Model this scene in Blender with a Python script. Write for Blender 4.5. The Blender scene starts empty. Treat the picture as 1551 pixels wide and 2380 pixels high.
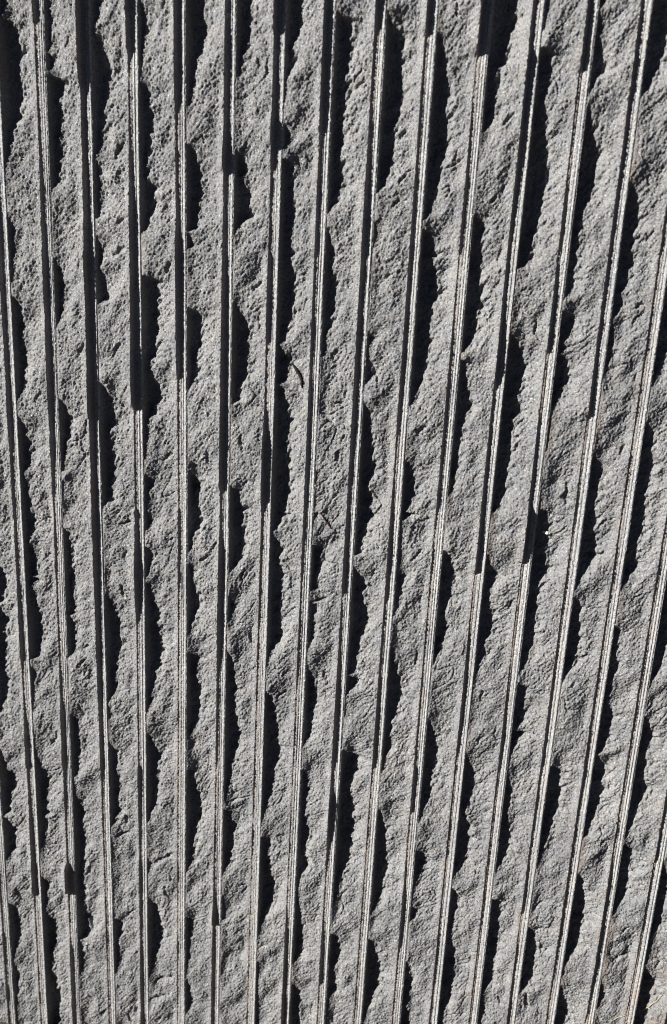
import bpy, math, random
import numpy as np
from mathutils import Matrix, Vector, Euler

scene = bpy.context.scene
C = scene.collection
P = 0.02            # metres between two saw cuts
GROUND_V = -20.86   # the slab stands on the ground here (in saw-cut pitches)
def world(u, v, z):
    """u across the face, v up the face, z out of the face, in pitches -> metres"""
    return (u * P, -z * P, (v - GROUND_V) * P)

# ------------------------------------------------------------------ camera
CAM_ROT = (math.radians(-15.0716 * 57.29578 / 57.3), math.radians(5.43149 * 57.29578 / 57.3), math.radians(4.47204 * 57.29578 / 57.3))
CAM_U, CAM_V, CAM_Z = 9.42883, 0.0, 17.64716
W0, H0, F0 = 1551.0, 2380.0, 1870.0
def mrot(a, b, c):
    ca, sa, cb, sb, cc, sc = np.cos(a), np.sin(a), np.cos(b), np.sin(b), np.cos(c), np.sin(c)
    Rx = np.array([[1, 0, 0], [0, ca, -sa], [0, sa, ca]])
    Ry = np.array([[cb, 0, sb], [0, 1, 0], [-sb, 0, cb]])
    Rz = np.array([[cc, -sc, 0], [sc, cc, 0], [0, 0, 1]])
    return Rx @ Ry @ Rz
RC = mrot(*CAM_ROT)
cam_d = bpy.data.cameras.new("camera")
cam = bpy.data.objects.new("camera", cam_d); C.objects.link(cam)
A = np.array([[1, 0, 0], [0, 0, -1], [0, 1, 0]])      # (u,v,z) axes -> world axes
RW = A @ RC
m = Matrix([list(r) for r in RW]).to_4x4()
m.translation = Vector(world(CAM_U, CAM_V, CAM_Z))
cam.matrix_world = m
cam_d.sensor_fit = 'VERTICAL'; cam_d.sensor_height = 24.0; cam_d.lens = 24.0 * F0 / H0
cam_d.clip_start = 0.01; cam_d.clip_end = 60.0
cam_d.dof.use_dof = True
cam_d.dof.focus_distance = 0.375; cam_d.dof.aperture_fstop = 6.8
scene.camera = cam

# ------------------------------------------------------------------ light
SUN_T = 0.62                      # height lost per unit travelled across the ribs
PSI = math.radians(28)            # how far above the horizontal (in the face) the sun stands
TE = SUN_T * math.cos(PSI); EL = math.atan(TE)
to_sun = Vector((-math.cos(EL) * math.cos(PSI), -math.sin(EL), math.cos(EL) * math.sin(PSI)))
sun_d = bpy.data.lights.new("sun", 'SUN'); sun_d.energy = 5.0; sun_d.angle = math.radians(0.53)
sun_d.color = (1.0, 0.975, 0.94)
sun = bpy.data.objects.new("sun", sun_d); C.objects.link(sun)
sun.rotation_mode = 'QUATERNION'; sun.rotation_quaternion = to_sun.to_track_quat('Z', 'Y')
sun.location = to_sun * 3
wd = bpy.data.worlds.new("World"); scene.world = wd; wd.use_nodes = True
nt = wd.node_tree; bg = nt.nodes['Background']
sky = nt.nodes.new('ShaderNodeTexSky'); sky.sky_type = 'NISHITA'; sky.sun_disc = False
sky.sun_elevation = math.asin(to_sun.z); sky.sun_rotation = math.atan2(to_sun.x, to_sun.y)
sky.air_density = 0.08; sky.dust_density = 0.0; sky.ozone_density = 0.0; sky.altitude = 1500
nt.links.new(sky.outputs[0], bg.inputs[0]); bg.inputs[1].default_value = 0.05
scene.view_settings.view_transform = 'Standard'; scene.view_settings.look = 'None'
scene.view_settings.gamma = 1.0; scene.view_settings.exposure = 1.62
scene.cycles.filter_width = 1.05
scene.view_settings.use_curve_mapping = False

# ------------------------------------------------------------------ projection helpers
def to_px(u, v, z=0.0):
    d = np.stack([np.asarray(u, float) - CAM_U, np.asarray(v, float) - CAM_V, np.zeros_like(np.asarray(u, float)) + z - CAM_Z], 0)
    q = RC.T @ d.reshape(3, -1)
    return W0 / 2 + F0 * q[0] / -q[2], H0 / 2 - F0 * q[1] / -q[2]
def from_px(x, y):
    d = RC @ np.array([x - W0 / 2, -(y - H0 / 2), -F0])
    s = -CAM_Z / d[2]
    return CAM_U + s * d[0], CAM_V + s * d[1]

# ------------------------------------------------------------------ the relief of the stone
# For each saw cut: how wide the hollow knocked out to its right is (B) and how much of the
# cut the lip on its left overshadows (K), read down the face.  rows of the face: 0..3, columns a,b,c
DATA = """
0a -1 B 0,120 150,150 1780,60 K 0,.5 1780,.5
0a 0 B 0,70 70,50 110,20 150,115 350,165 600,150 820,125 950,75 1100,25 1210,0 1460,0 1475,8 1500,20 1600,45 1680,30 1700,40 1780,25 K 0,.5 1200,.35 1500,.4 1780,.5
0a 1 B 0,45 150,50 300,50 350,15 370,10 385,50 400,55 460,50 490,10 515,6 535,70 560,130 600,130 650,120 700,85 780,110 870,85 1000,80 1150,85 1250,75 1310,20 1360,0 1780,0 K 0,.6 160,.6 170,.12 300,.2 600,.2 900,.3 1200,.4 1400,.4 1780,.55
0a 2 B 0,80 120,50 180,20 230,50 350,90 480,135 600,130 690,110 800,90 950,85 1040,50 1070,10 1120,20 1180,45 1350,40 1500,40 1520,0 1620,0 1650,20 1780,60 K 0,1.2 550,1.1 600,.75 700,.55 900,.55 1100,.6 1300,.7 1500,.75 1780,.85
0a 3 B 0,20 100,50 200,60 250,40 400,35 530,20 560,5 600,60 650,95 800,90 950,95 1080,60 1250,60 1290,110 1400,105 1550,60 1630,5 1660,0 1780,0 K 0,.9 350,.85 430,.3 600,.12 900,.2 1100,.4 1250,.5 1500,.75 1780,.8
0a 4 B 0,130 150,140 250,145 400,90 550,65 650,40 720,25 750,0 990,0 1020,40 1100,80 1170,105 1300,110 1400,105 1580,75 1610,5 1650,40 1700,50 1740,0 1780,0 K 0,.8 200,.75 700,.7 780,.3 900,.25 1200,.3 1400,.45 1600,.55 1700,.8 1780,.85
0b 5 B 0,110 100,100 200,95 300,85 370,70 385,40 500,45 540,10 560,0 1040,10 1070,50 1120,75 1180,95 1230,50 1300,90 1400,110 1500,130 1540,60 1600,20 1680,0 1780,0 K 0,.5 500,.6 900,.6 1040,.9 1100,1.1 1200,1.1 1210,.5 1780,.45
0b 6 B 0,115 150,100 300,75 370,70 430,60 500,40 560,20 640,20 700,10 740,0 850,0 870,20 920,45 980,55 1020,20 1040,0 1100,0 1115,60 1150,95 1250,85 1400,90 1500,110 1600,80 1780,85 K 0,1.1 220,1.05 235,.6 400,.6 800,.65 870,1.1 1020,1.1 1040,.65 1180,.65 1195,.3 1780,.25
0b 7 B 0,0 60,0 100,30 130,110 200,125 300,125 400,120 500,100 700,100 850,90 1000,85 1100,70 1130,95 1250,100 1340,80 1400,65 1470,15 1490,0 1570,0 1590,25 1650,40 1780,50 K 0,.85 400,.85 650,.9 900,.9 950,.5 1100,.45 1300,.5 1780,.45
0b 8 B 0,0 60,0 180,60 220,115 260,125 400,130 500,135 700,135 850,115 1000,95 1060,105 1120,110 1180,85 1280,55 1330,20 1350,0 1530,0 1540,15 1600,25 1680,15 1750,0 1780,0 K 0,.9 150,.7 250,.4 400,.25 600,.25 900,.35 1200,.6 1400,.7 1600,.8 1780,.85
0b 9 B 0,0 220,0 240,30 260,45 400,75 600,110 800,120 1000,125 1200,100 1350,80 1450,55 1510,25 1540,0 1590,0 1610,60 1660,90 1780,80 K 0,.85 245,.85 255,.3 500,.3 900,.35 1200,.4 1500,.4 1780,.45
0c 10 B 0,170 100,160 250,135 400,125 440,120 470,85 600,85 720,85 860,60 930,15 950,0 1500,0 1560,70 1620,90 1680,75 1780,90 K 0,1.2 360,1.1 420,.18 700,.15 900,.25 1100,.35 1300,.45 1700,.45 1780,.4
0c 11 B 0,35 100,30 210,20 230,0 330,0 340,30 380,100 500,95 700,75 850,100 1000,110 1200,145 1350,140 1450,130 1600,110 1700,100 1780,80 K 0,.55 330,.5 400,.95 600,.85 1000,.75 1200,.7 1400,.6 1780,.4
0c 12 B 0,50 70,10 130,40 250,40 330,60 440,85 500,95 540,50 580,50 640,20 690,0 720,0 760,30 850,60 930,70 960,85 1060,120 1150,115 1300,125 1400,100 1450,75 1500,55 1600,60 1780,60 K 0,.7 400,.85 500,.8 520,.2 800,.2 1200,.25 1600,.45 1780,.4
0c 13 B 0,115 200,130 350,120 500,90 600,60 680,15 700,0 1270,0 1290,20 1320,40 1400,80 1530,105 1600,90 1780,90 K 0,.35 300,.5 600,.55 1000,.55 1400,.5 1780,.5
0c 14 B 0,60 900,60 1780,0 K 0,.5 1780,.4
1a 0 B 0,25 100,20 200,0 260,0 280,10 310,75 400,65 470,85 560,60 700,95 780,70 900,60 1000,10 1040,0 1110,0 1130,20 1180,60 1300,80 1400,75 1460,60 1500,20 1560,45 1700,65 1780,65 K 0,.5 400,.45 800,.5 1200,.65 1400,.3 1780,.4
1a 1 B 0,0 30,25 100,55 180,70 300,50 400,50 430,35 490,10 510,0 980,0 1000,20 1040,60 1100,70 1200,90 1300,50 1480,25 1500,0 1540,0 1560,25 1780,15 K 0,.65 400,.65 800,.65 1100,.6 1300,.6 1500,.4 1780,.2
1a 2 B 0,65 60,20 100,30 170,65 230,80 300,65 330,0 850,0 870,10 910,50 970,80 1050,100 1160,110 1200,80 1280,75 1330,90 1450,105 1550,85 1650,80 1700,60 1740,10 1780,0 K 0,1.05 330,.95 400,.92 830,.95 870,1.1 1120,1.1 1135,.75 1400,.75 1780,.8
1a 3 B 0,0 130,0 170,110 250,130 320,110 450,105 600,105 690,100 720,60 760,50 850,90 920,130 980,125 1050,90 1120,50 1250,30 1400,15 1420,0 1510,0 1530,30 1560,80 1620,50 1700,30 1780,10 K 0,.75 300,.85 600,.9 750,1.05 1060,1.1 1080,.3 1200,.2 1500,.2 1780,.2
1a 4 B 0,0 350,0 380,60 400,100 480,110 600,90 700,70 800,70 870,50 930,10 950,0 1480,0 1500,20 1520,55 1600,80 1780,75 K 0,.8 400,.8 840,.7 860,.2 1200,.2 1780,.2
1b 5 B 0,0 310,0 330,30 380,60 430,100 520,125 600,120 700,110 820,110 900,75 980,60 1010,30 1030,0 1580,0 1600,20 1620,70 1700,80 1750,110 1780,100 K 0,.6 400,.7 800,.8 1200,.85 1500,.85 1620,.85 1640,.35 1780,.3
1b 6 B 0,100 100,110 200,125 300,115 400,105 500,85 580,55 610,10 640,50 700,100 760,90 850,75 890,20 920,60 1000,85 1130,115 1250,100 1400,110 1550,125 1700,115 1780,110 K 0,.55 400,.6 600,.6 620,.2 1000,.25 1080,.3 1200,.5 1300,.9 1700,1 1720,.6 1780,.55
1b 7 B 0,70 100,75 200,90 300,85 400,80 500,60 560,35 650,35 690,20 700,0 1480,0 1500,15 1560,15 1600,5 1700,15 1780,10 K 0,.3 400,.35 800,.4 1000,.5 1300,.5 1600,.5 1780,.5
1b 8 B 0,0 520,0 560,45 640,20 700,25 760,40 820,60 850,40 900,0 1000,10 1040,30 1080,60 1180,60 1300,85 1400,95 1500,105 1600,75 1700,95 1780,100 K 0,.6 400,.6 540,.75 600,.6 900,.6 1200,.7 1500,.5 1780,.4
1b 9 B 0,110 100,125 200,135 300,130 350,115 450,105 550,110 700,105 830,85 900,60 1000,40 1050,0 1400,0 1420,10 1450,60 1500,60 1600,80 1700,75 1780,80 K 0,.45 500,.5 900,.5 1100,.5 1300,.3 1500,.3 1780,.4
1c 10 B 0,95 150,90 250,110 350,115 420,80 520,90 600,70 670,20 690,0 720,0 740,40 780,50 850,60 950,85 1050,100 1130,80 1200,60 1260,60 1350,50 1450,50 1550,45 1650,35 1700,0 1780,0 K 0,.2 400,.25 800,.35 1200,.4 1780,.5
1c 11 B 0,90 50,65 85,10 100,0 520,0 540,10 600,60 650,100 750,125 850,130 920,120 1000,100 1050,120 1100,125 1150,90 1250,90 1350,90 1450,90 1600,85 1700,60 1780,50 K 0,.45 300,.5 600,.85 800,.95 900,.7 950,.35 1200,.35 1500,.55 1780,.6
1c 12 B 0,70 100,60 200,60 290,20 310,0 380,0 400,60 430,100 500,100 570,70 600,40 640,60 690,20 700,60 750,85 850,95 900,80 1000,55 1050,30 1100,15 1200,20 1350,20 1400,0 1780,20 K 0,.2 150,.3 350,.65 600,.75 690,.6 710,.15 1000,.2 1300,.4 1600,.5 1780,.5
1c 13 B 0,105 100,85 200,70 260,50 330,65 400,45 440,15 500,30 600,40 700,50 800,30 870,5 890,0 1390,0 1410,20 1450,60 1520,75 1600,70 1700,70 1780,60 K 0,.45 400,.5 800,.55 1000,.7 1130,.7 1150,.15 1400,.15 1780,.25
1c 14 B 0,0 100,10 150,60 300,90 500,110 650,100 700,70 780,60 850,35 920,10 930,0 1160,0 1170,10 1200,50 1280,70 1350,60 1450,100 1550,90 1650,80 1780,80 K 0,.3 400,.3 800,.3 1200,.25 1780,.3
1c 15 B 0,60 900,60 1780,0 K 0,.3 1780,.3
2a -1 B 0,0 355,0 370,110 450,140 600,120 640,40 660,90 740,130 800,100 950,100 1050,100 1200,100 1300,80 1380,40 1400,0 1600,0 1670,30 1780,60 K 0,.4 1780,.4
2a 0 B 0,75 100,80 180,40 300,80 430,85 440,40 460,85 510,50 600,70 700,95 800,105 900,95 1000,65 1020,0 1050,0 1060,10 1100,40 1180,20 1250,20 1370,10 1400,0 1700,20 1780,60 K 0,.4 500,.35 800,.5 1000,.6 1070,.2 1300,.2 1500,.45 1780,.7
2a 1 B 0,0 100,0 110,20 150,50 300,65 500,60 600,65 690,60 720,20 760,70 850,65 960,55 1010,0 1390,0 1400,10 1440,60 1520,60 1650,70 1780,50 K 0,.3 300,.3 600,.2 1000,.15 1300,.3 1400,.6 1600,.6 1780,.6
2a 2 B 0,0 560,0 580,30 620,60 700,80 760,110 850,105 1000,90 1100,70 1200,65 1260,40 1320,10 1350,20 1400,25 1440,0 1580,0 1600,15 1650,60 1720,70 1780,50 K 0,.8 500,.75 1000,.65 1300,.6 1400,.45 1780,.5
2a 3 B 0,30 60,50 110,10 130,0 230,0 250,40 330,60 420,30 470,0 480,0 500,40 560,60 600,80 700,85 800,105 950,115 1050,100 1150,65 1300,40 1380,10 1400,0 1520,0 1540,20 1600,60 1680,100 1760,80 1780,70 K 0,.8 60,.5 200,.55 400,.9 600,.85 700,.6 800,.15 1200,.15 1600,.2 1780,.2
2a 4 B 0,80 50,95 150,60 240,35 290,0 350,0 370,50 450,40 550,80 640,85 720,60 820,30 850,10 870,0 960,0 980,30 990,85 1050,70 1150,75 1220,95 1300,100 1400,90 1480,65 1560,10 1590,0 1780,0 K 0,.35 500,.3 560,.15 1000,.15 1780,.1
2b 5 B 0,85 100,100 220,115 300,90 370,50 410,10 430,0 570,0 590,20 640,55 720,30 770,0 950,0 1000,40 1100,65 1200,75 1350,70 1450,90 1600,100 1700,70 1780,50 K 0,.3 180,.4 300,.75 800,.7 1000,.6 1100,.3 1780,.3
2b 6 B 0,95 60,75 130,20 160,30 200,60 260,85 350,75 430,100 550,95 650,85 750,95 870,95 940,50 960,30 1000,20 1050,10 1090,0 1230,0 1240,10 1270,50 1350,75 1450,80 1550,100 1680,120 1750,90 1780,85 K 0,.35 400,.3 800,.25 1200,.2 1780,.15
2b 7 B 0,30 60,15 150,0 220,0 240,60 300,70 400,60 460,40 520,55 550,0 600,0 620,20 640,50 700,40 800,45 860,40 940,15 1000,5 1080,20 1150,60 1250,75 1350,70 1450,65 1550,45 1610,15 1630,0 1780,0 K 0,.4 400,.3 800,.25 1200,.3 1260,.12 1500,.2 1780,.15
2b 8 B 0,110 80,80 200,60 280,40 300,0 370,0 400,30 450,70 510,110 560,80 650,110 730,120 850,100 950,70 1050,65 1110,50 1130,10 1150,80 1200,70 1270,10 1300,10 1400,15 1450,0 1640,0 1660,40 1680,110 1720,120 1780,100 K 0,.35 90,.6 300,.6 560,.65 600,.15 800,.3 1100,.55 1400,.6 1600,.65 1780,.55
2b 9 B 0,30 60,10 150,20 230,30 330,30 400,10 440,60 500,50 600,40 700,20 740,0 900,0 1000,40 1100,55 1130,80 1160,95 1250,105 1350,90 1450,60 1550,50 1630,60 1700,30 1780,20 K 0,.4 300,.55 600,.55 630,.25 900,.3 1100,.35 1400,.55 1780,.55
2b 10 B 0,0 250,0 300,60 400,90 500,90 600,80 650,60 720,60 800,80 880,60 950,40 1030,20 1060,0 1420,0 1430,10 1470,30 1520,65 1600,75 1700,85 1780,90 K 0,.3 200,.2 600,.2 1200,.25 1780,.35
2c 11 B 0,10 60,0 280,0 320,20 370,40 430,95 550,50 650,65 730,85 820,100 900,55 1000,60 1080,40 1150,15 1200,10 1300,10 1400,0 1680,0 1690,10 1720,20 1780,40 K 0,.6 300,.8 435,.85 450,.15 800,.15 1000,.3 1100,.5 1300,.6 1500,.6 1780,.2
2c 12 B 0,85 60,80 150,85 250,75 300,90 400,115 470,80 550,65 700,75 830,80 900,75 1000,50 1080,35 1130,10 1160,0 1190,0 1200,20 1230,70 1270,75 1300,60 1400,80 1530,110 1540,30 1600,40 1700,20 1780,10 K 0,1.1 200,1.1 360,.8 380,.15 700,.15 1200,.2 1400,.35 1600,.55 1780,.4
2c 13 B 0,80 100,75 200,105 300,110 370,80 450,45 540,10 560,0 580,0 600,30 650,60 750,60 880,85 950,80 1050,70 1150,25 1210,0 1780,0 K 0,.25 400,.25 800,.25 1200,.35 1500,.45 1780,.45
2c 14 B 0,90 100,95 200,70 250,70 300,65 380,85 450,50 530,15 560,0 790,0 800,10 830,50 880,30 950,40 1080,60 1150,50 1250,40 1330,35 1420,70 1500,75 1600,75 1680,50 1700,20 1730,40 1780,65 K 0,.25 500,.3 1000,.3 1300,.4 1600,.4 1780,.4
2c 15 B 0,0 450,0 550,60 700,90 900,80 1000,70 1080,60 1150,30 1200,15 1300,0 1420,0 1430,10 1460,40 1500,60 1580,75 1680,60 1780,70 K 0,.3 600,.3 1200,.35 1780,.35
2c 16 B 0,60 900,60 1780,0 K 0,.4 1780,.4
3a -1 B 20,70 60,120 100,115 180,80 300,60 340,10 370,60 440,90 500,90 560,75 620,30 650,0 930,0 940,10 970,50 1030,75 1110,85 1200,65 1300,30 1350,15 1400,40 1470,50 1550,35 1650,20 1780,10 K 20,.3 1780,.3
3a 0 B 20,85 80,100 150,75 300,75 450,55 540,30 580,0 760,0 770,20 800,60 850,55 950,40 1000,20 1030,40 1080,85 1200,90 1300,65 1400,50 1500,85 1600,100 1700,90 1780,85 K 20,.35 300,.4 600,.6 890,.8 910,.18 1300,.2 1780,.2
3a 1 B 20,50 40,40 80,15 200,30 240,60 310,100 350,70 450,75 550,80 650,75 750,70 900,60 990,65 1020,80 1100,85 1180,80 1200,15 1250,40 1320,50 1400,30 1450,5 1470,0 1780,0 K 20,.5 300,.3 500,.2 690,.3 705,1.1 880,1.1 900,.18 1200,.15 1300,.5 1780,.5
3a 2 B 20,60 100,70 200,70 300,65 370,45 410,10 430,0 480,0 500,15 560,15 640,10 800,10 920,10 1050,10 1060,60 1130,60 1200,35 1300,40 1380,25 1450,5 1470,0 1780,0 K 20,.35 300,.2 800,.15 1780,.2
3a 3 B 20,85 100,80 200,75 280,55 370,20 390,0 620,0 640,10 670,30 700,20 760,5 900,5 930,30 970,75 1060,85 1150,100 1230,85 1350,50 1430,20 1480,0 1780,0 K 20,.55 300,.4 600,.35 900,.4 1200,.3 1450,.5 1780,.6
3a 4 B 20,40 30,50 100,70 220,100 300,115 400,95 450,70 550,60 650,50 720,15 740,0 1030,0 1040,10 1060,50 1150,50 1220,45 1300,30 1400,20 1460,10 1500,30 1560,45 1640,50 1700,20 1730,0 1780,0 K 20,.1 1780,.12
3a 5 B 20,60 100,50 200,20 250,0 290,0 310,50 400,85 550,75 650,60 720,25 760,0 880,0 900,20 1050,30 1070,0 1780,0 K 20,.15 700,.2 950,.4 1050,.9 1100,1 1110,.3 1500,.5 1780,.4
3b 6 B 20,90 100,85 200,60 300,30 370,10 400,0 480,0 500,60 550,75 580,50 620,65 700,75 850,110 950,90 1050,50 1160,10 1200,0 1340,0 1360,20 1450,15 1600,20 1780,25 K 20,.2 600,.12 1200,.12 1400,.1 1780,.12
3b 7 B 20,30 30,35 150,50 300,45 400,60 480,80 560,50 620,60 680,85 740,40 850,20 950,30 1050,55 1200,65 1290,60 1350,20 1370,0 1490,0 1500,10 1560,60 1650,70 1780,70 K 20,.12 500,.12 800,.12 1000,.2 1200,.45 1600,.7 1780,.7
3b 8 B 20,110 60,100 150,70 180,80 250,100 350,115 450,115 550,110 700,80 800,50 900,30 980,5 1000,0 1150,0 1165,30 1180,60 1300,70 1380,55 1500,60 1540,70 1600,25 1700,20 1780,10 K 20,.4 170,.5 250,1.05 420,.9 600,.35 800,.15 1100,.3 1400,.6 1500,.6 1540,.15 1780,.2
3b 9 B 20,15 50,0 280,0 300,20 370,50 430,70 600,80 700,85 850,70 950,50 1010,15 1030,0 1190,0 1200,30 1240,50 1350,85 1450,105 1550,85 1650,50 1750,20 1780,10 K 20,.15 900,.15 1300,.2 1780,.2
3b 10 B 20,75 100,70 200,60 300,40 380,10 400,0 570,0 580,10 600,60 670,80 720,60 800,20 850,10 970,10 990,50 1040,45 1070,10 1090,0 1340,0 1350,10 1380,30 1450,50 1550,55 1620,50 1670,20 1680,50 1780,60 K 20,.6 320,.6 340,.15 600,.2 800,.4 1000,.6 1250,.5 1300,.2 1780,.2
3c 11 B 20,70 150,80 250,60 330,40 400,80 500,90 580,80 650,80 720,40 770,10 790,0 850,0 860,20 900,50 1000,55 1070,40 1200,40 1280,60 1370,80 1550,80 1650,65 1700,50 1780,30 K 20,.25 1200,.25 1400,.35 1780,.3
3c 12 B 20,10 60,20 130,40 220,55 320,45 400,60 500,75 600,65 700,25 750,5 770,0 920,0 930,20 950,65 1050,65 1200,70 1300,75 1400,65 1450,70 1500,60 1600,20 1650,20 1700,45 1780,30 K 20,.25 1780,.25
3c 13 B 20,95 30,90 100,75 200,95 300,85 400,65 500,50 600,30 690,15 720,0 1120,0 1130,10 1150,45 1200,60 1300,70 1400,80 1480,75 1540,50 1560,30 1600,0 1780,0 K 20,.4 120,.3 600,.3 900,.45 1040,.5 1060,.15 1200,.2 1500,.4 1780,.45
3c 14 B 20,75 100,80 180,85 250,80 330,60 400,40 480,30 500,0 740,0 780,40 850,60 950,85 1100,80 1250,80 1350,30 1410,10 1450,20 1480,0 1530,0 1540,15 1620,45 1700,70 1780,75 K 20,.5 300,.45 700,.4 1200,.45 1400,.35 1780,.2
3c 15 B 20,60 100,80 160,95 250,65 300,60 400,40 500,10 520,0 545,0 560,30 580,65 700,70 800,70 900,70 980,45 1050,5 1070,0 1480,0 1520,15 1590,45 1650,30 1700,10 1720,0 1780,0 K 20,.3 300,.25 600,.3 800,.6 1100,.65 1400,.7 1500,.6 1700,.3 1780,.2
3c 16 B 20,0 650,0 750,40 900,60 1000,50 1100,60 1200,20 1300,30 1350,20 1400,10 1450,40 1500,90 1600,80 1700,70 1780,80 K 20,.4 640,.5 700,.2 1300,.3 1780,.12
3c 17 B 20,40 900,60 1780,50 K 20,.4 1780,.5
"""
# small departures of each cut from even spacing: (v, offset) top, middle, bottom
OFFS = {-1: (0, 0, .010), 0: (0, .002, -.011), 1: (.014, .003, -.031), 2: (-.019, -.018, .027), 3: (-.018, .011, -.016),
        4: (-.030, .049, .028), 5: (.008, .042, .005), 6: (.007, .019, .012), 7: (-.007, .004, -.018), 8: (-.007, -.014, -.041),
        9: (-.012, -.014, -.041), 10: (.016, -.003, -.003), 11: (-.005, -.014, -.011), 12: (.009, .004, .035), 13: (-.005, .023, .006),
        14: (0, .019, .019), 15: (0, -.029, .020), 16: (0, 0, .007), 17: (0, 0, -.029)}
KW = 0.235                     # width of a saw cut
G0, G1 = -2, 19                # first and last cut modelled
VTOP, VBOT, DV = 7.6, -21.3, 0.0225
vv = np.arange(VBOT, VTOP, DV); NV = len(vv)
rng = np.random.default_rng(7)

def gnoise(x, y, seed):
    """gradient noise, about -1..1"""
    xi = np.floor(x).astype(np.int64); yi = np.floor(y).astype(np.int64)
    xf = x - xi; yf = y - yi
    def g(ix, iy):
        h = (ix * 374761393 + iy * 668265263 + seed * 974634777) & 0xffffffff
        h = ((h ^ (h >> 13)) * 1274126177) & 0xffffffff
        h = (h ^ (h >> 16)) & 0xffff
        a = h * (2 * np.pi / 65536.0)
        return np.cos(a), np.sin(a)
    u = xf * xf * xf * (xf * (xf * 6 - 15) + 10); w = yf * yf * yf * (yf * (yf * 6 - 15) + 10)
    def dot(ix, iy, dx, dy):
        a, b = g(ix, iy); return a * dx + b * dy
    n00 = dot(xi, yi, xf, yf); n10 = dot(xi + 1, yi, xf - 1, yf)
    n01 = dot(xi, yi + 1, xf, yf - 1); n11 = dot(xi + 1, yi + 1, xf - 1, yf - 1)
    return 1.5 * ((n00 * (1 - u) + n10 * u) * (1 - w) + (n01 * (1 - u) + n11 * u) * w)
def sm(a, b, x):
    t = np.clip((x - a) / (b - a), 0, 1); return t * t * (3 - 2 * t)

TH = math.radians(52)
def along(u, v):
    return u * math.cos(TH) + v * math.sin(TH), -u * math.sin(TH) + v * math.cos(TH)

def cut_offset(g):
    o = OFFS.get(g, (0, 0, 0))
    return np.interp(vv, [-19.5, -5.0, 5.0], [o[2], o[1], o[0]]) + 0.004 * gnoise(vv * .5 + g * 3.1, vv * 0 + g, 5)

def cut_profiles(g):
    col = {'a': 0., 'b': 880., 'c': 1760.}
    Bp, Kp = [], []
    ug = g + KW
    py = to_px(np.full(NV, ug), vv)[1]
    for line in DATA.strip().split('\n'):
        f = line.split()
        if int(f[1]) != g: continue
        row = int(f[0][0]); y0 = (0, 1010, 2020, 3022)[row]
        sc = .5596 if f[0][1] == 'c' else .5674
        mode = None
        for t in f[2:]:
            if t in 'BK': mode = t; continue
            a, b = map(float, t.split(','))
            Y = (y0 + a * sc) * .5902
            v = np.interp(-Y, -py[::-1][::-1], vv)
            if mode == 'B':
                # width seen in the picture plane -> width on the face
                x1, _ = to_px(ug, v); x2, _ = to_px(ug + .1, v)
                w = b * sc * .5902 / ((x2 - x1)[0] * 10)
                k = (ug + w - CAM_U) / CAM_Z; kv = (v - CAM_V) / CAM_Z
                wt = w / max(.5, 1 - k * SUN_T)
                Bp.append((v + kv * SUN_T * wt * .5, wt))
            else:
                Kp.append((v, b))
    Bp.sort(); Kp.sort()
    rnd = .22 * np.clip(gnoise(vv * .45 + g * 7.7, vv * 0 + 3.3, 11) + .3, 0, 1)
    if not Bp:
        return rnd, np.full(NV, .35) + .1 * gnoise(vv * .4, vv * 0 + g, 12)
    b = np.array(Bp); w = np.interp(vv, b[:, 0], b[:, 1])
    out = sm(b[-1, 0], b[-1, 0] + .5, vv) + sm(b[0, 0], b[0, 0] - .5, vv)
    w = w * (1 - out) + rnd * out
    k = np.array(Kp); kk = np.interp(vv, k[:, 0], k[:, 1])
    # jagged broken edge
    j = 1 + .12 * gnoise(vv * 3.1 + g * 5, vv * 0 + g, 21)
    w = w * j
    return np.clip(w, 0, .68), np.clip(kk + .04 * gnoise(vv * 4., vv * 0 + g, 24) + .03 * gnoise(vv * 14., vv * 0 + g, 25), .05, 1.3)

prof = {g: cut_profiles(g) for g in range(G0, G1 + 1)}
offs = {g: cut_offset(g) for g in range(G0, G1 + 1)}
# the lip left of every cut; its shadow falls a little down the cut, so read it further down
def gauss(x, sig):
    n = int(sig * 3 / DV) + 1; k = np.exp(-.5 * (np.arange(-n, n + 1) * DV / sig) ** 2); k /= k.sum()
    return np.convolve(np.pad(x, n, mode='edge'), k, 'valid')
def floor_dip(g):
    return .022 + .040 * np.clip(gauss(prof[g][1], .15), 0, .8)
def lip(g):
    K = gauss(prof[g][1], .045); K = K * (.88 + .12 * sm(.8, 1.0, K))
    h = K * KW * SUN_T - floor_dip(g) * (1 - sm(.03, .21, K * KW))
    sh = int(round(KW * .5 * math.tan(PSI) / DV))
    h = np.roll(h, sh)          # sun comes from above: the casting point is higher up
    return h

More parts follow.
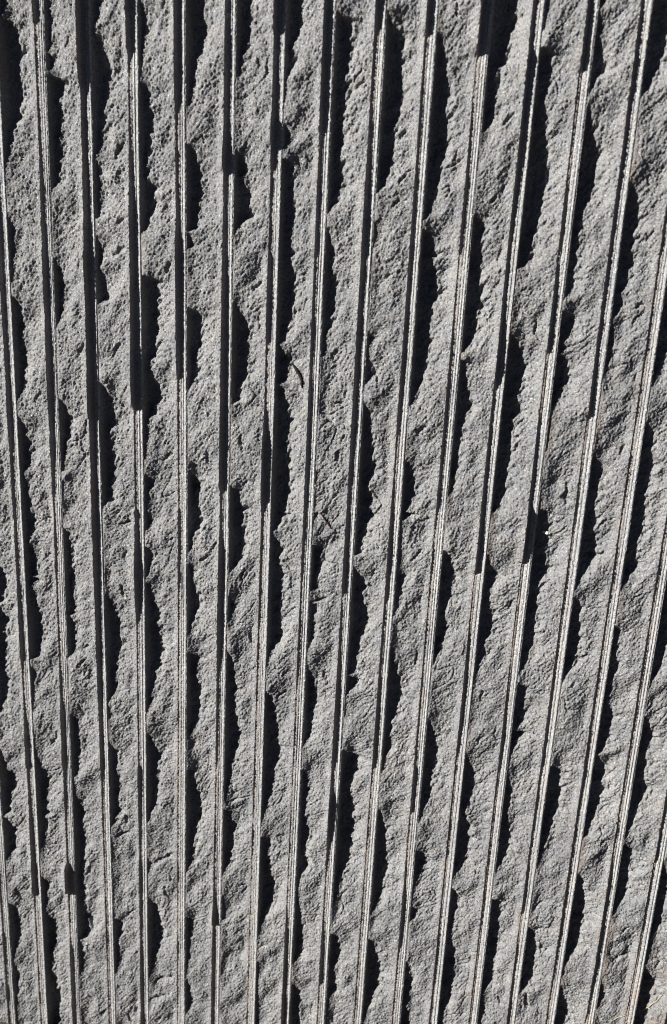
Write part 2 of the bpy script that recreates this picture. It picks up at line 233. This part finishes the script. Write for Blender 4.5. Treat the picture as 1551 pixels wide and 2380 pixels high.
def relief_noise(u, v):
    a, c = along(u, v)
    n = .070 * gnoise(a * .55, c * 1.1, 31) + .045 * gnoise(a * 1.2, c * 2.2, 32) + .028 * gnoise(a * 2.8, c * 4.6, 33)
    # broken flakes: low terraces with crisp edges
    t = gnoise(a * 1.2 + .4 * gnoise(u * 3, v * 3, 40), c * 2.6, 34) * 3.2
    fr = t - np.floor(t)
    n += .030 * (np.floor(t) + sm(.40, .60, fr) - t) * sm(-.2, .4, gnoise(u * .7, v * .7, 41))
    t = gnoise(a * 3.2, c * 6.5, 35) * 2.2
    fr = t - np.floor(t)
    n += .017 * (np.floor(t) + sm(.40, .60, fr) - t) * (.4 + .6 * sm(-.3, .4, gnoise(u * 1.1 + 3, v * 1.1, 43)))
    # a few cracks
    r = np.abs(gnoise(a * .8, c * 2.2, 36)); n -= .06 * (1 - sm(0, .04, r)) * sm(.25, .45, gnoise(u * .9, v * .6, 37))
    n += .040 * gnoise(u * 2.1, v * 1.7, 44) + .014 * (.35 - np.abs(gnoise(a * 4., c * 9.5, 38))) + .012 * gnoise(a * 9, c * 19, 39)
    wu, wv = u + .12 * gnoise(u * 5, v * 5, 45), v + .12 * gnoise(u * 5, v * 5, 46)
    n -= .05 * sm(.66, .72, gnoise(wu * 1.7, wv * 1.1, 47)) * sm(.1, .2, gnoise(u * .5, v * .5, 48))
    n -= .03 * sm(.62, .68, gnoise(wu * 3.6, wv * 2.6, 49)) * sm(.1, .3, gnoise(u * .8 + 7, v * .8, 51))
    return n

# single chips and cracks: x, y in the photograph, length, lean (/ = 50, | = 90, \\ = 120 degrees), width
CHIPS = """462,596,60,62 290,35,60,88 471,987,70,30 482,868,50,30 335,1362,80,50 460,1380,70,60 670,1045,70,62 303,1730,50,95
817,1800,50,90 658,1800,60,45 951,1747,70,105 1351,1725,34,80 1328,1795,50,85 1362,1555,36,85 1334,1589,40,10 1532,1084,40,40
1572,1072,24,60 1317,1396,50,60 1663,1691,50,50 1476,1464,80,115 1010,1124,60,40 2113,1301,80,100 2516,1206,56,28 2516,1251,70,42
2233,1940,90,92 2454,1772,50,70 2001,470,70,45 1794,621,60,80 1945,784,40,50 1984,745,40,90 1799,34,60,95 2560,711,50,95
2566,924,60,70 1215,624,40,130 1584,528,50,55 1589,698,60,45 1561,794,40,55 494,2060,50,30 494,2185,40,60 482,2326,60,100
204,2928,40,60 845,2150,60,60 806,2200,50,30 315,2803,60,105 340,2548,30,30 323,2610,46,50 1470,2258,44,80 1640,2190,70,55
985,2519,50,95 951,2275,44,85 1640,2599,60,88 1283,2672,60,110 1107,2738,50,35 1254,2366,80,15 1402,2701,60,50 1390,3010,60,55
2012,2384,44,75 2152,2171,50,15 2140,2316,50,60 2381,2065,60,55 482,3289,70,28 494,3232,50,85 641,3385,90,32 652,3510,50,100
71,3527,60,110 641,3862,84,25 618,3930,90,22 346,3436,44,80 352,3646,80,105 510,4015,50,110 624,4015,40,55 510,3600,50,50
408,3987,50,60 1967,3945,40,105 2073,3945,80,95 2135,3750,44,95 2381,3313,46,40 2460,3665,50,55 2454,3777,90,25 2118,3570,60,50
2140,3665,60,20 700,560,50,50 1420,330,50,45 1750,1150,60,60 2300,2600,70,45 1150,3350,60,50 1620,3500,60,60 150,1560,60,60"""
def chips_list():
    out = []
    for t in CHIPS.split():
        x, y, L, an = map(float, t.split(','))
        u, v = from_px(x * .5902, y * .5902)
        u2, _ = from_px(x * .5902 + 10, y * .5902); k = (u2 - u) / 10 * .5902
        out.append((u, v, L * k * .5, math.radians(an), (4 + L * .055) * k))
    return out
CH = chips_list()
def chips(u, v, n):
    wob = .035 * gnoise(u * 7, v * 7, 55); wob2 = .02 * gnoise(u * 16, v * 16, 56)
    for (cu, cv, L, an, wd) in CH:
        rows = np.where(np.abs(v[:, 0] - cv) < L + .3)[0]
        if len(rows) == 0 or cu < u.min() - .4 or cu > u.max() + .4: continue
        r0, r1 = rows[0], rows[-1] + 1
        du, dv = u[r0:r1] - cu, v[r0:r1] - cv
        p = du * math.cos(an) + dv * math.sin(an); q = -du * math.sin(an) + dv * math.cos(an)
        q = q + wob[r0:r1] + wob2[r0:r1] + .10 * p * p / max(L, .1)
        e = np.sqrt(np.clip(1 - (p / L) ** 2, 0, 1))
        n[r0:r1] -= (.035 + .8 * wd) * e * (1 - sm(.55, 1.0, np.abs(q) / wd))
    return n

def grain(u, v):
    a, c = along(u, v)
    return .010 * gnoise(a * 18., c * 28., 50) + rng.normal(0, .0105, u.shape)

def rib_heights(g):
    w = prof[g][0]; b2 = lip(g + 1)
    F = (1 + offs[g + 1] - offs[g]) - KW
    S = np.concatenate([[0, .012], np.linspace(.03, .985, 40), [1.0]])
    s = S[None, :] * F[:, None]
    u = g + offs[g][:, None] + KW + s; v = vv[:, None] + 0 * u
    wa, wc = along(u, v)
    W = w[:, None] + (.050 * gnoise(wa * 4.5, wc * 5.5, 26) + .045 * gnoise(wa * 9, wc * 12, 27)) * sm(.03, .16, w)[:, None]
    W = np.clip(W, 0, .7); B = b2[:, None]
    d = -SUN_T * w[:, None] * 1.0 + 0 * W
    d = np.where(s < W, d, -SUN_T * W)
    Ws = gauss(w, .16)
    sv = (vv[:, None] - .45 * s) + .12 * gnoise(u * 2.3, v * 2.3, 30)
    Wf = np.interp(sv.ravel(), vv, Ws).reshape(sv.shape)
    Bs = np.interp((vv[:, None] + .5 * (s - F[:, None])).ravel(), vv, gauss(b2, .12)).reshape(s.shape)
    mm = sm(.02, .25, s - W)
    d_out = d * (1 - mm) - SUN_T * Wf * mm
    lm = sm(.75, 1.0, S)[None, :]
    B = B * lm + Bs * (1 - lm)
    q = np.clip((s - W) / (F[:, None] - W), 0, 1)
    z_out = d_out + (B - d_out) * (q ** .92)
    sag = .035 * np.sin(np.pi * np.clip(s / F[:, None], 0, 1)) * (1 - sm(0, .25, W))
    z_out -= sag + .020 * sm(.52, .80, S)[None, :] * (1 - sm(.82, 1.0, S))[None, :]
    z_in = np.minimum(d, -SUN_T * W) * (1.15 - .15 * np.clip(s / np.maximum(W, 1e-3), 0, 1) + .45 * np.sin(np.pi * np.clip(s / np.maximum(W, 1e-3), 0, 1)))
    z = np.where(s < W, z_in, z_out)
    first = sm(0.0, .045, s)
    n = chips(u, v, relief_noise(u, v))
    # keep the far edge of each hollow where it was broken, and the lip near its height
    damp = (.30 + .70 * sm(0, .16, np.abs(s - W))) * (1 - .75 * sm(.80, 1.0, S)[None, :])
    n = n * first * damp
    n = np.where(s < W, np.minimum(n, .02), n)
    z = z * (sm(-.001, .016, s) * .45 + .55 * sm(-.001, .055, s)) + n + grain(u, v) * sm(0, .03, s)
    z[:, 0] = edge_h(g)
    return u, v, z

def edge_h(g):
    return -.006 + .004 * gnoise(vv * 20., vv * 0 + g * 2.3, 61) - .02 * sm(.35, .6, gnoise(vv * 2.2, vv * 0 + g * 1.3, 62))

def groove_heights(g):
    """from the lip of the rib on the left, down the sawn wall, over the striated floor"""
    h = lip(g)
    S = np.concatenate([[0, .014, .032, .052], np.linspace(.070, .222, 18), [KW - .004, KW]])
    # where the lip is low the wall takes up less of the cut
    wf = np.clip(prof[g][1] * 1.6, .25, 1)[:, None]
    Su = S[None, :] * (wf + (1 - wf) * sm(.02, .12, S)[None, :])
    u = g + offs[g][:, None] + Su; v = vv[:, None] + 0 * u
    z = np.zeros_like(u)
    rid = np.zeros_like(S)
    r = np.random.default_rng(100 + g)
    for k in range(2):
        c = .10 + .055 * k + r.uniform(-.012, .012)
        rid -= r.uniform(.014, .028) * np.exp(-((S - c) / .0075) ** 2)
    rid += .014 * np.exp(-((S - (.2 + r.uniform(-.012, .012))) / .016) ** 2)
    rid += r.normal(0, .0012, len(S))
    z += rid[None, :] * (1 + .5 * gnoise(v * .8, u * 0 + g, 71)) - floor_dip(g)[:, None] * (1 - sm(.03, .21, S))[None, :]
    z += .003 * gnoise(u * 22, v * 12, 72) + rng.normal(0, .0020, u.shape)
    pit = gnoise(u * 24, v * 17, 74); z -= .016 * sm(.42, .62, pit)
    floor = z
    # left wall
    wall = np.interp(S, [0, .014, .032, .052, .070], [1, .76, .45, .15, 0])
    z = floor * (1 - wall[None, :]) + h[:, None] * wall[None, :] + .006 * gnoise(u * 14, v * 7, 75) * (wall > 0) * (wall < 1)
    return u, v, z

# lips of ribs and walls of cuts must share their edge vertices
ribs = {g: rib_heights(g) for g in range(G0, G1)}
cuts = {g: groove_heights(g) for g in range(G0, G1 + 1)}
for g in range(G0, G1 + 1):
    if g - 1 in ribs: cuts[g][2][:, 0] = ribs[g - 1][2][:, -1]
    if g in ribs: cuts[g][2][:, -1] = ribs[g][2][:, 0]

# ------------------------------------------------------------------ materials
def newmat(name):
    mt = bpy.data.materials.new(name); mt.use_nodes = True
    return mt, mt.node_tree, mt.node_tree.nodes['Principled BSDF']
def node(t, kind, **kw):
    n = t.nodes.new(kind)
    for k, v in kw.items(): setattr(n, k, v)
    return n
def ramp(t, src, stops):
    r = node(t, 'ShaderNodeValToRGB'); e = r.color_ramp.elements
    while len(e) < len(stops): e.new(.5)
    for el, (p, c) in zip(e, stops):
        el.position = p; el.color = (*c, 1) if len(c) == 3 else (c[0],) * 3 + (1,)
    t.links.new(src, r.inputs[0]); return r
def mix(t, fac, a, b, blend='MIX'):
    n = node(t, 'ShaderNodeMix', data_type='RGBA', blend_type=blend)
    for s, x in ((n.inputs[0], fac), (n.inputs[6], a), (n.inputs[7], b)):
        if hasattr(x, 'is_output'): t.links.new(x, s)
        else: s.default_value = x if not isinstance(x, tuple) else (*x, 1)
    return n.outputs[2]

def stone_material():
    mt, t, p = newmat("grey_sandstone")
    tc = node(t, 'ShaderNodeTexCoord'); co = tc.outputs['Object']
    def noise(scale, detail=3, rough=.6):
        n = node(t, 'ShaderNodeTexNoise'); n.inputs['Scale'].default_value = scale
        n.inputs['Detail'].default_value = detail; n.inputs['Roughness'].default_value = rough
        t.links.new(co, n.inputs['Vector']); return n.outputs['Fac']
    big = ramp(t, noise(28, 4), [(.32, (.112, .112, .113)), (.68, (.155, .1535, .150))])
    gr = ramp(t, noise(1500, 2, .7), [(.30, (.60, .60, .61)), (.47, (.92, .92, .92)), (.60, (1.06, 1.06, 1.05)), (.75, (1.25, 1.25, 1.25))])
    col = mix(t, 1.0, big.outputs[0], gr.outputs[0], 'MULTIPLY')
    # dark mineral grains and pale quartz grains
    vo = node(t, 'ShaderNodeTexVoronoi'); vo.inputs['Scale'].default_value = 2500; t.links.new(co, vo.inputs['Vector'])
    sp = node(t, 'ShaderNodeSeparateColor'); t.links.new(vo.outputs['Color'], sp.inputs[0])
    dk = ramp(t, sp.outputs[0], [(.0, (1,)), (.10, (1,)), (.12, (0,)), (1, (0,))])
    col = mix(t, dk.outputs[0], col, (.06, .06, .062))
    lt = ramp(t, sp.outputs[1], [(.0, (0,)), (.96, (0,)), (.975, (1,)), (1, (1,))])
    col = mix(t, lt.outputs[0], col, (.22, .22, .215))
    # bluish and buff patches
    hue = ramp(t, noise(160, 3), [(.35, (.975, .99, 1.02)), (.6, (1.02, 1.0, .975))])
    col = mix(t, 1.0, col, hue.outputs[0], 'MULTIPLY')
    # sawn faces are paler than split ones
    sw = node(t, 'ShaderNodeAttribute', attribute_name='sawn')
    swc = ramp(t, sw.outputs['Fac'], [(0, (1, 1, 1)), (1, (1, 1, 1))]); swc.color_ramp.elements[1].color = (1.5, 1.5, 1.48, 1)
    col = mix(t, 1.0, col, swc.outputs[0], 'MULTIPLY')
    # iron rust per vertex, plus brown light painted on cut walls and hollow edges
    at = node(t, 'ShaderNodeAttribute', attribute_name='stain_and_light')
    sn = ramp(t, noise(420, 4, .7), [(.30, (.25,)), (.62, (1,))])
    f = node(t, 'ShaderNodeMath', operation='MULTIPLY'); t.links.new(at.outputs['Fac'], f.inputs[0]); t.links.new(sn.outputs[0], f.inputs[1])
    col = mix(t, f.outputs[0], col, mix(t, sw.outputs['Fac'], (.105, .072, .052), mix(t, noise(900, 2), (.12, .080, .058), (.32, .235, .18))))  # paler brown painted on cut walls to lift them out of shade
    t.links.new(col, p.inputs['Base Color'])
    rr = ramp(t, sp.outputs[2], [(0, (.9,)), (.97, (.8,)), (.985, (.4,)), (1, (.35,))])
    t.links.new(rr.outputs[0], p.inputs['Roughness'])
    p.inputs['Specular IOR Level'].default_value = .3
    bp = node(t, 'ShaderNodeBump'); bp.inputs['Strength'].default_value = .55; bp.inputs['Distance'].default_value = .00022
    t.links.new(noise(1900, 3, .7), bp.inputs['Height'])
    # each shiny grain has its own tilt
    nm = node(t, 'ShaderNodeVectorMath', operation='MULTIPLY_ADD')
    t.links.new(vo.outputs['Color'], nm.inputs[0]); nm.inputs[1].default_value = (.5,) * 3; nm.inputs[2].default_value = (-.25,) * 3
    ad = node(t, 'ShaderNodeVectorMath', operation='ADD'); t.links.new(bp.outputs[0], ad.inputs[0]); t.links.new(nm.outputs[0], ad.inputs[1])
    no = node(t, 'ShaderNodeVectorMath', operation='NORMALIZE'); t.links.new(ad.outputs[0], no.inputs[0])
    t.links.new(no.outputs[0], p.inputs['Normal'])
    return mt
STONE = stone_material()

def simple(name, col, rough=.7, var=.3, scale=300):
    mt, t, p = newmat(name)
    tc = node(t, 'ShaderNodeTexCoord'); n = node(t, 'ShaderNodeTexNoise'); n.inputs['Scale'].default_value = scale
    n.inputs['Detail'].default_value = 4; t.links.new(tc.outputs['Object'], n.inputs['Vector'])
    r = ramp(t, n.outputs['Fac'], [(.3, tuple(c * (1 - var) for c in col)), (.7, tuple(min(1, c * (1 + var)) for c in col))])
    t.links.new(r.outputs[0], p.inputs['Base Color']); p.inputs['Roughness'].default_value = rough
    p.inputs['Specular IOR Level'].default_value = .12
    return mt

# ------------------------------------------------------------------ mesh building
def stain_and_light_of(u, v, kind, S=None):
    a, c = along(u, v)
    right = sm(6, 16, u)
    s = sm(.25, .55, gnoise(a * .9, c * 1.6, 81) + .28 * right - .12) * (.15 + .6 * right)
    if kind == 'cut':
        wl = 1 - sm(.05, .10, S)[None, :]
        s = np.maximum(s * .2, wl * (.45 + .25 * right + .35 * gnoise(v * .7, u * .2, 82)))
    else:
        s = s * (.12 + .88 * sm(.84, 1.0, (u - np.floor(u) - KW) / (1 - KW))) * .5
    if kind == 'rib':
        sl = u - np.floor(u) - KW
        s = np.maximum(s, (.25 + .45 * right) * (1 - sm(.02, .22, sl)) * sm(-.2, .4, gnoise(v * .6, u * .3, 84)) * (sl > -.05))  # brown fade of a grazing-lit rounded edge, painted along the hollow side
    # the rusty foot of the slab at the lower right
    s = np.maximum(s, .55 * sm(1.7, .3, np.hypot((u - 16.55) * 1.5, (v + 17.2) * .8)) * sm(-.3, .2, gnoise(u * 2, v * 2, 83)))
    return np.clip(s, 0, 1)

def grid_object(name, u, v, z, parent, stain_and_light, skirts=(False, False)):
    # close the ends (and the outer sides) down to the core
    def rowpad(A, top, val=None):
        r = A[-1:] if top else A[:1]
        if val is not None: r = np.full_like(r, val)
        return np.vstack([A, r]) if top else np.vstack([r, A])
    for top in (False, True):
        u, v, z, stain_and_light = rowpad(u, top), rowpad(v, top), rowpad(z, top, -.62), rowpad(stain_and_light, top)
    if skirts[0]: u, v, z, stain_and_light = [np.hstack([X[:, :1] if i != 2 else np.full_like(X[:, :1], -.62), X]) for i, X in enumerate((u, v, z, stain_and_light))]
    if skirts[1]: u, v, z, stain_and_light = [np.hstack([X, X[:, -1:] if i != 2 else np.full_like(X[:, :1], -.62)]) for i, X in enumerate((u, v, z, stain_and_light))]
    nr, nc = u.shape
    co = np.empty((nr, nc, 3), np.float32)
    co[..., 0] = u * P; co[..., 1] = -z * P; co[..., 2] = (v - GROUND_V) * P
    idx = np.arange(nr * nc, dtype=np.int32).reshape(nr, nc)
    q = np.stack([idx[:-1, :-1], idx[:-1, 1:], idx[1:, 1:], idx[1:, :-1]], -1).reshape(-1, 4)
    me = bpy.data.meshes.new(name)
    me.vertices.add(nr * nc); me.vertices.foreach_set('co', co.ravel())
    me.loops.add(q.size); me.loops.foreach_set('vertex_index', q.ravel())
    me.polygons.add(len(q)); me.polygons.foreach_set('loop_start', np.arange(0, q.size, 4, dtype=np.int32))
    me.polygons.foreach_set('loop_total', np.full(len(q), 4, np.int32))
    me.update(calc_edges=True)
    at = me.attributes.new('stain_and_light', 'FLOAT', 'POINT'); at.data.foreach_set('value', stain_and_light.astype(np.float32).ravel())
    at = me.attributes.new('sawn', 'FLOAT', 'POINT'); at.data.foreach_set('value', np.full(nr * nc, 1.0 if name == 'sawn_groove' else 0.0, np.float32))
    me.materials.append(STONE)
    o = bpy.data.objects.new(name, me); C.objects.link(o); o.parent = parent
    return o

slab = bpy.data.objects.new('stone_slab', None); C.objects.link(slab)
slab['label'] = 'upright grey sandstone slab with parallel sawn cuts and rough split ribs in raking sunlight'
slab['category'] = 'stone slab'; slab['kind'] = 'thing'
for g, (u, v, z) in cuts.items():
    S = (u - offs[g][:, None] - g)[0]
    grid_object('sawn_groove', u, v, z, slab, stain_and_light_of(u, v, 'cut', S), (g == G0, g == G1))
for g, (u, v, z) in ribs.items():
    grid_object('split_rib', u, v, z, slab, stain_and_light_of(u, v, 'rib'))

def box_mesh(name, lo, hi, mat, parent=None):
    x0, y0, z0 = lo; x1, y1, z1 = hi
    vs = [(x, y, z) for x in (x0, x1) for y in (y0, y1) for z in (z0, z1)]
    fs = [(0, 1, 3, 2), (4, 6, 7, 5), (0, 4, 5, 1), (2, 3, 7, 6), (0, 2, 6, 4), (1, 5, 7, 3)]
    me = bpy.data.meshes.new(name); me.from_pydata(vs, [], fs); me.materials.append(mat)
    o = bpy.data.objects.new(name, me); C.objects.link(o); o.parent = parent
    return o
a = world(G0 + .002, VBOT - .002, -.60); b = world(G1 + KW - .002, VTOP + .002 - DV, -3.4)
box_mesh('slab_back', (a[0], a[1], a[2]), (b[0], b[1], b[2]), STONE, slab)

# ------------------------------------------------------------------ ground
def ground():
    xs = np.concatenate([[-1.6, -.9, -.4], np.linspace(-.15, .12, 110), np.linspace(.13, .55, 40), [.8, 1.4, 2.0]])
    ys = np.concatenate([[-2.0, -1.2, -.7], np.linspace(-.45, -.10, 30), np.linspace(-.095, .03, 60), [.1, .4, 1.2]])
    X, Y = np.meshgrid(xs, ys)
    Z = .0010 * gnoise(X * 60, Y * 60, 91) + .0008 * gnoise(X * 220, Y * 220, 92) + .0004 * gnoise(X * 700, Y * 700, 93)
    me = bpy.data.meshes.new('ground')
    nr, nc = X.shape
    idx = np.arange(nr * nc).reshape(nr, nc)
    q = np.stack([idx[:-1, :-1], idx[:-1, 1:], idx[1:, 1:], idx[1:, :-1]], -1).reshape(-1, 4)
    me.from_pydata([tuple(map(float, c)) for c in zip(X.ravel(), Y.ravel(), Z.ravel())], [], q.tolist())
    me.materials.append(simple('dry_soil', (.060, .050, .038), .9, .45, 180))
    o = bpy.data.objects.new('ground', me); C.objects.link(o); o['kind'] = 'structure'
ground()

def pebble(label, u, w, d, h, col, seed):
    import bmesh
    bm = bmesh.new(); bmesh.ops.create_icosphere(bm, subdivisions=5, radius=1)
    co = np.array([x.co for x in bm.verts])
    n = 1 + .13 * gnoise(co[:, 0] * 1.6 + co[:, 2], co[:, 1] * 1.6 + seed, seed) + .03 * gnoise(co[:, 0] * 7, co[:, 1] * 7 + co[:, 2] * 5, seed + 1)
    co = co * n[:, None] * np.array([w, d, h]) * P
    for x, c in zip(bm.verts, co): x.co = c
    me = bpy.data.meshes.new('pebble'); bm.to_mesh(me); bm.free()
    me.materials.append(simple('pale_pebble', col, .8, .25, 500))
    for p_ in me.polygons: p_.use_smooth = True
    o = bpy.data.objects.new('pebble', me); C.objects.link(o)
    x, y, z = world(u, GROUND_V, 0)
    o.location = (x, -d * P - .004, h * P * .7)
    o['label'] = label; o['category'] = 'pebble'
PEB = 1
pebble('pale flat pebble lying against the foot of the slab in the bottom left corner', 1.15, .95, .45, .20, (.22, .21, .18), 3)
pebble('small pebble left of the flat pale one at the very bottom left corner', .0, .30, .28, .16, (.15, .12, .09), 9)

# ------------------------------------------------------------------ small things caught on the face
def height_at(u, v):
    g = int(math.floor(u)); best = 0.0
    r = int(round((v - VBOT) / DV)); r = min(max(r, 0), NV - 1)
    for src in (cuts, ribs):
        for gg in (g - 1, g, g + 1):
            if gg in src:
                U, _, Z = src[gg]
                if U[r, 0] <= u <= U[r, -1]: return float(np.interp(u, U[r], Z[r]))
    return best
def src_uv(x, y): return from_px(x * .5902, y * .5902)

def strand(name, label, cat, pts, rad, mat, lift=.02, group=None, flat=1.0):
    """a thin tapered stem lying over the stone; pts in photo pixels, rad in pitches"""
    P3 = []
    n = 22
    pts = np.array(pts, float); tt = np.linspace(0, 1, len(pts)); T = np.linspace(0, 1, n)
    xs = np.interp(T, tt, pts[:, 0]); ys = np.interp(T, tt, pts[:, 1])
    hs = []
    for x, y in zip(xs, ys):
        u, v = src_uv(x, y); hs.append((u, v, height_at(u, v)))
    hs = np.array(hs); hz = hs[:, 2].copy()
    for _ in range(4): hz[1:-1] = np.maximum(hz[1:-1], (hz[:-2] + hz[2:]) / 2)
    ctr = [Vector(world(hs[i, 0], hs[i, 1], hz[i] + lift)) for i in range(n)]
    vs, fs = [], []
    for i, c in enumerate(ctr):
        d = (ctr[min(i + 1, n - 1)] - ctr[max(i - 1, 0)]).normalized()
        s = d.cross(Vector((0, -1, 0))).normalized(); k = s.cross(d)
        r = rad * P * (.25 + .75 * math.sin(math.pi * min(.93, max(.07, T[i]))) ** .6)
        for q in range(6):
            an = q * math.pi / 3; vs.append(c + s * math.cos(an) * r + k * math.sin(an) * r * flat)
    for i in range(n - 1):
        for q in range(6):
            fs.append((i * 6 + q, i * 6 + (q + 1) % 6, i * 6 + 6 + (q + 1) % 6, i * 6 + 6 + q))
    fs.append(tuple(range(5, -1, -1))); fs.append(tuple((n - 1) * 6 + q for q in range(6)))
    me = bpy.data.meshes.new(name); base = ctr[n // 2].copy()
    me.from_pydata([tuple(x - base) for x in vs], [], fs); me.materials.append(mat)
    for p_ in me.polygons: p_.use_smooth = True
    o = bpy.data.objects.new(name, me); C.objects.link(o); o.location = base
    o['label'] = label; o['category'] = cat
    if group: o['group'] = group
    return o
straw = simple('straw', (.20, .17, .12), .6, .25, 900)
twigm = simple('red_brown_twig', (.028, .012, .009), .7, .3, 900)
crackm = simple('crack_shade', (.008, .006, .005), .8, .3, 900)  # near-black strand painted as the shade in a crack
seedm = simple('cream_seed', (.80, .76, .52), .4, .08, 500)
strand('crack_strand', 'dark curved strand standing in for a shaded crack in a rough rib just above the centre', 'crack_strand',
       [(1146, 1433), (1162, 1452), (1178, 1474), (1188, 1498), (1190, 1528)], .036, crackm, .015)
strand('twig', 'short straight reddish brown twig lying slantwise on the stone near the middle', 'twig',
       [(1264, 2022), (1280, 2044), (1294, 2064), (1304, 2080)], .020, twigm, .015)
strand('seed', 'single cream coloured seed stuck beside a dark hollow at the right', 'seed',
       [(2144, 2105), (2156, 2105), (2168, 2108)], .034, seedm, .03)
strand('straw_blade', 'long pale straw blade pointing up right near the bottom right corner', 'straw',
       [(2536, 4018), (2560, 3986), (2588, 3958), (2614, 3926)], .017, straw, .012)
strand('straw_blade', 'short stiff straw splinter lying below the long blade at the bottom right', 'straw',
       [(2540, 4010), (2556, 3996), (2566, 3988)], .016, straw, .012)
strand('straw_blade', 'straw thread crossing the last whole groove at the bottom right', 'straw',
       [(2410, 4026), (2440, 4012), (2466, 3998)], .013, straw, .012)
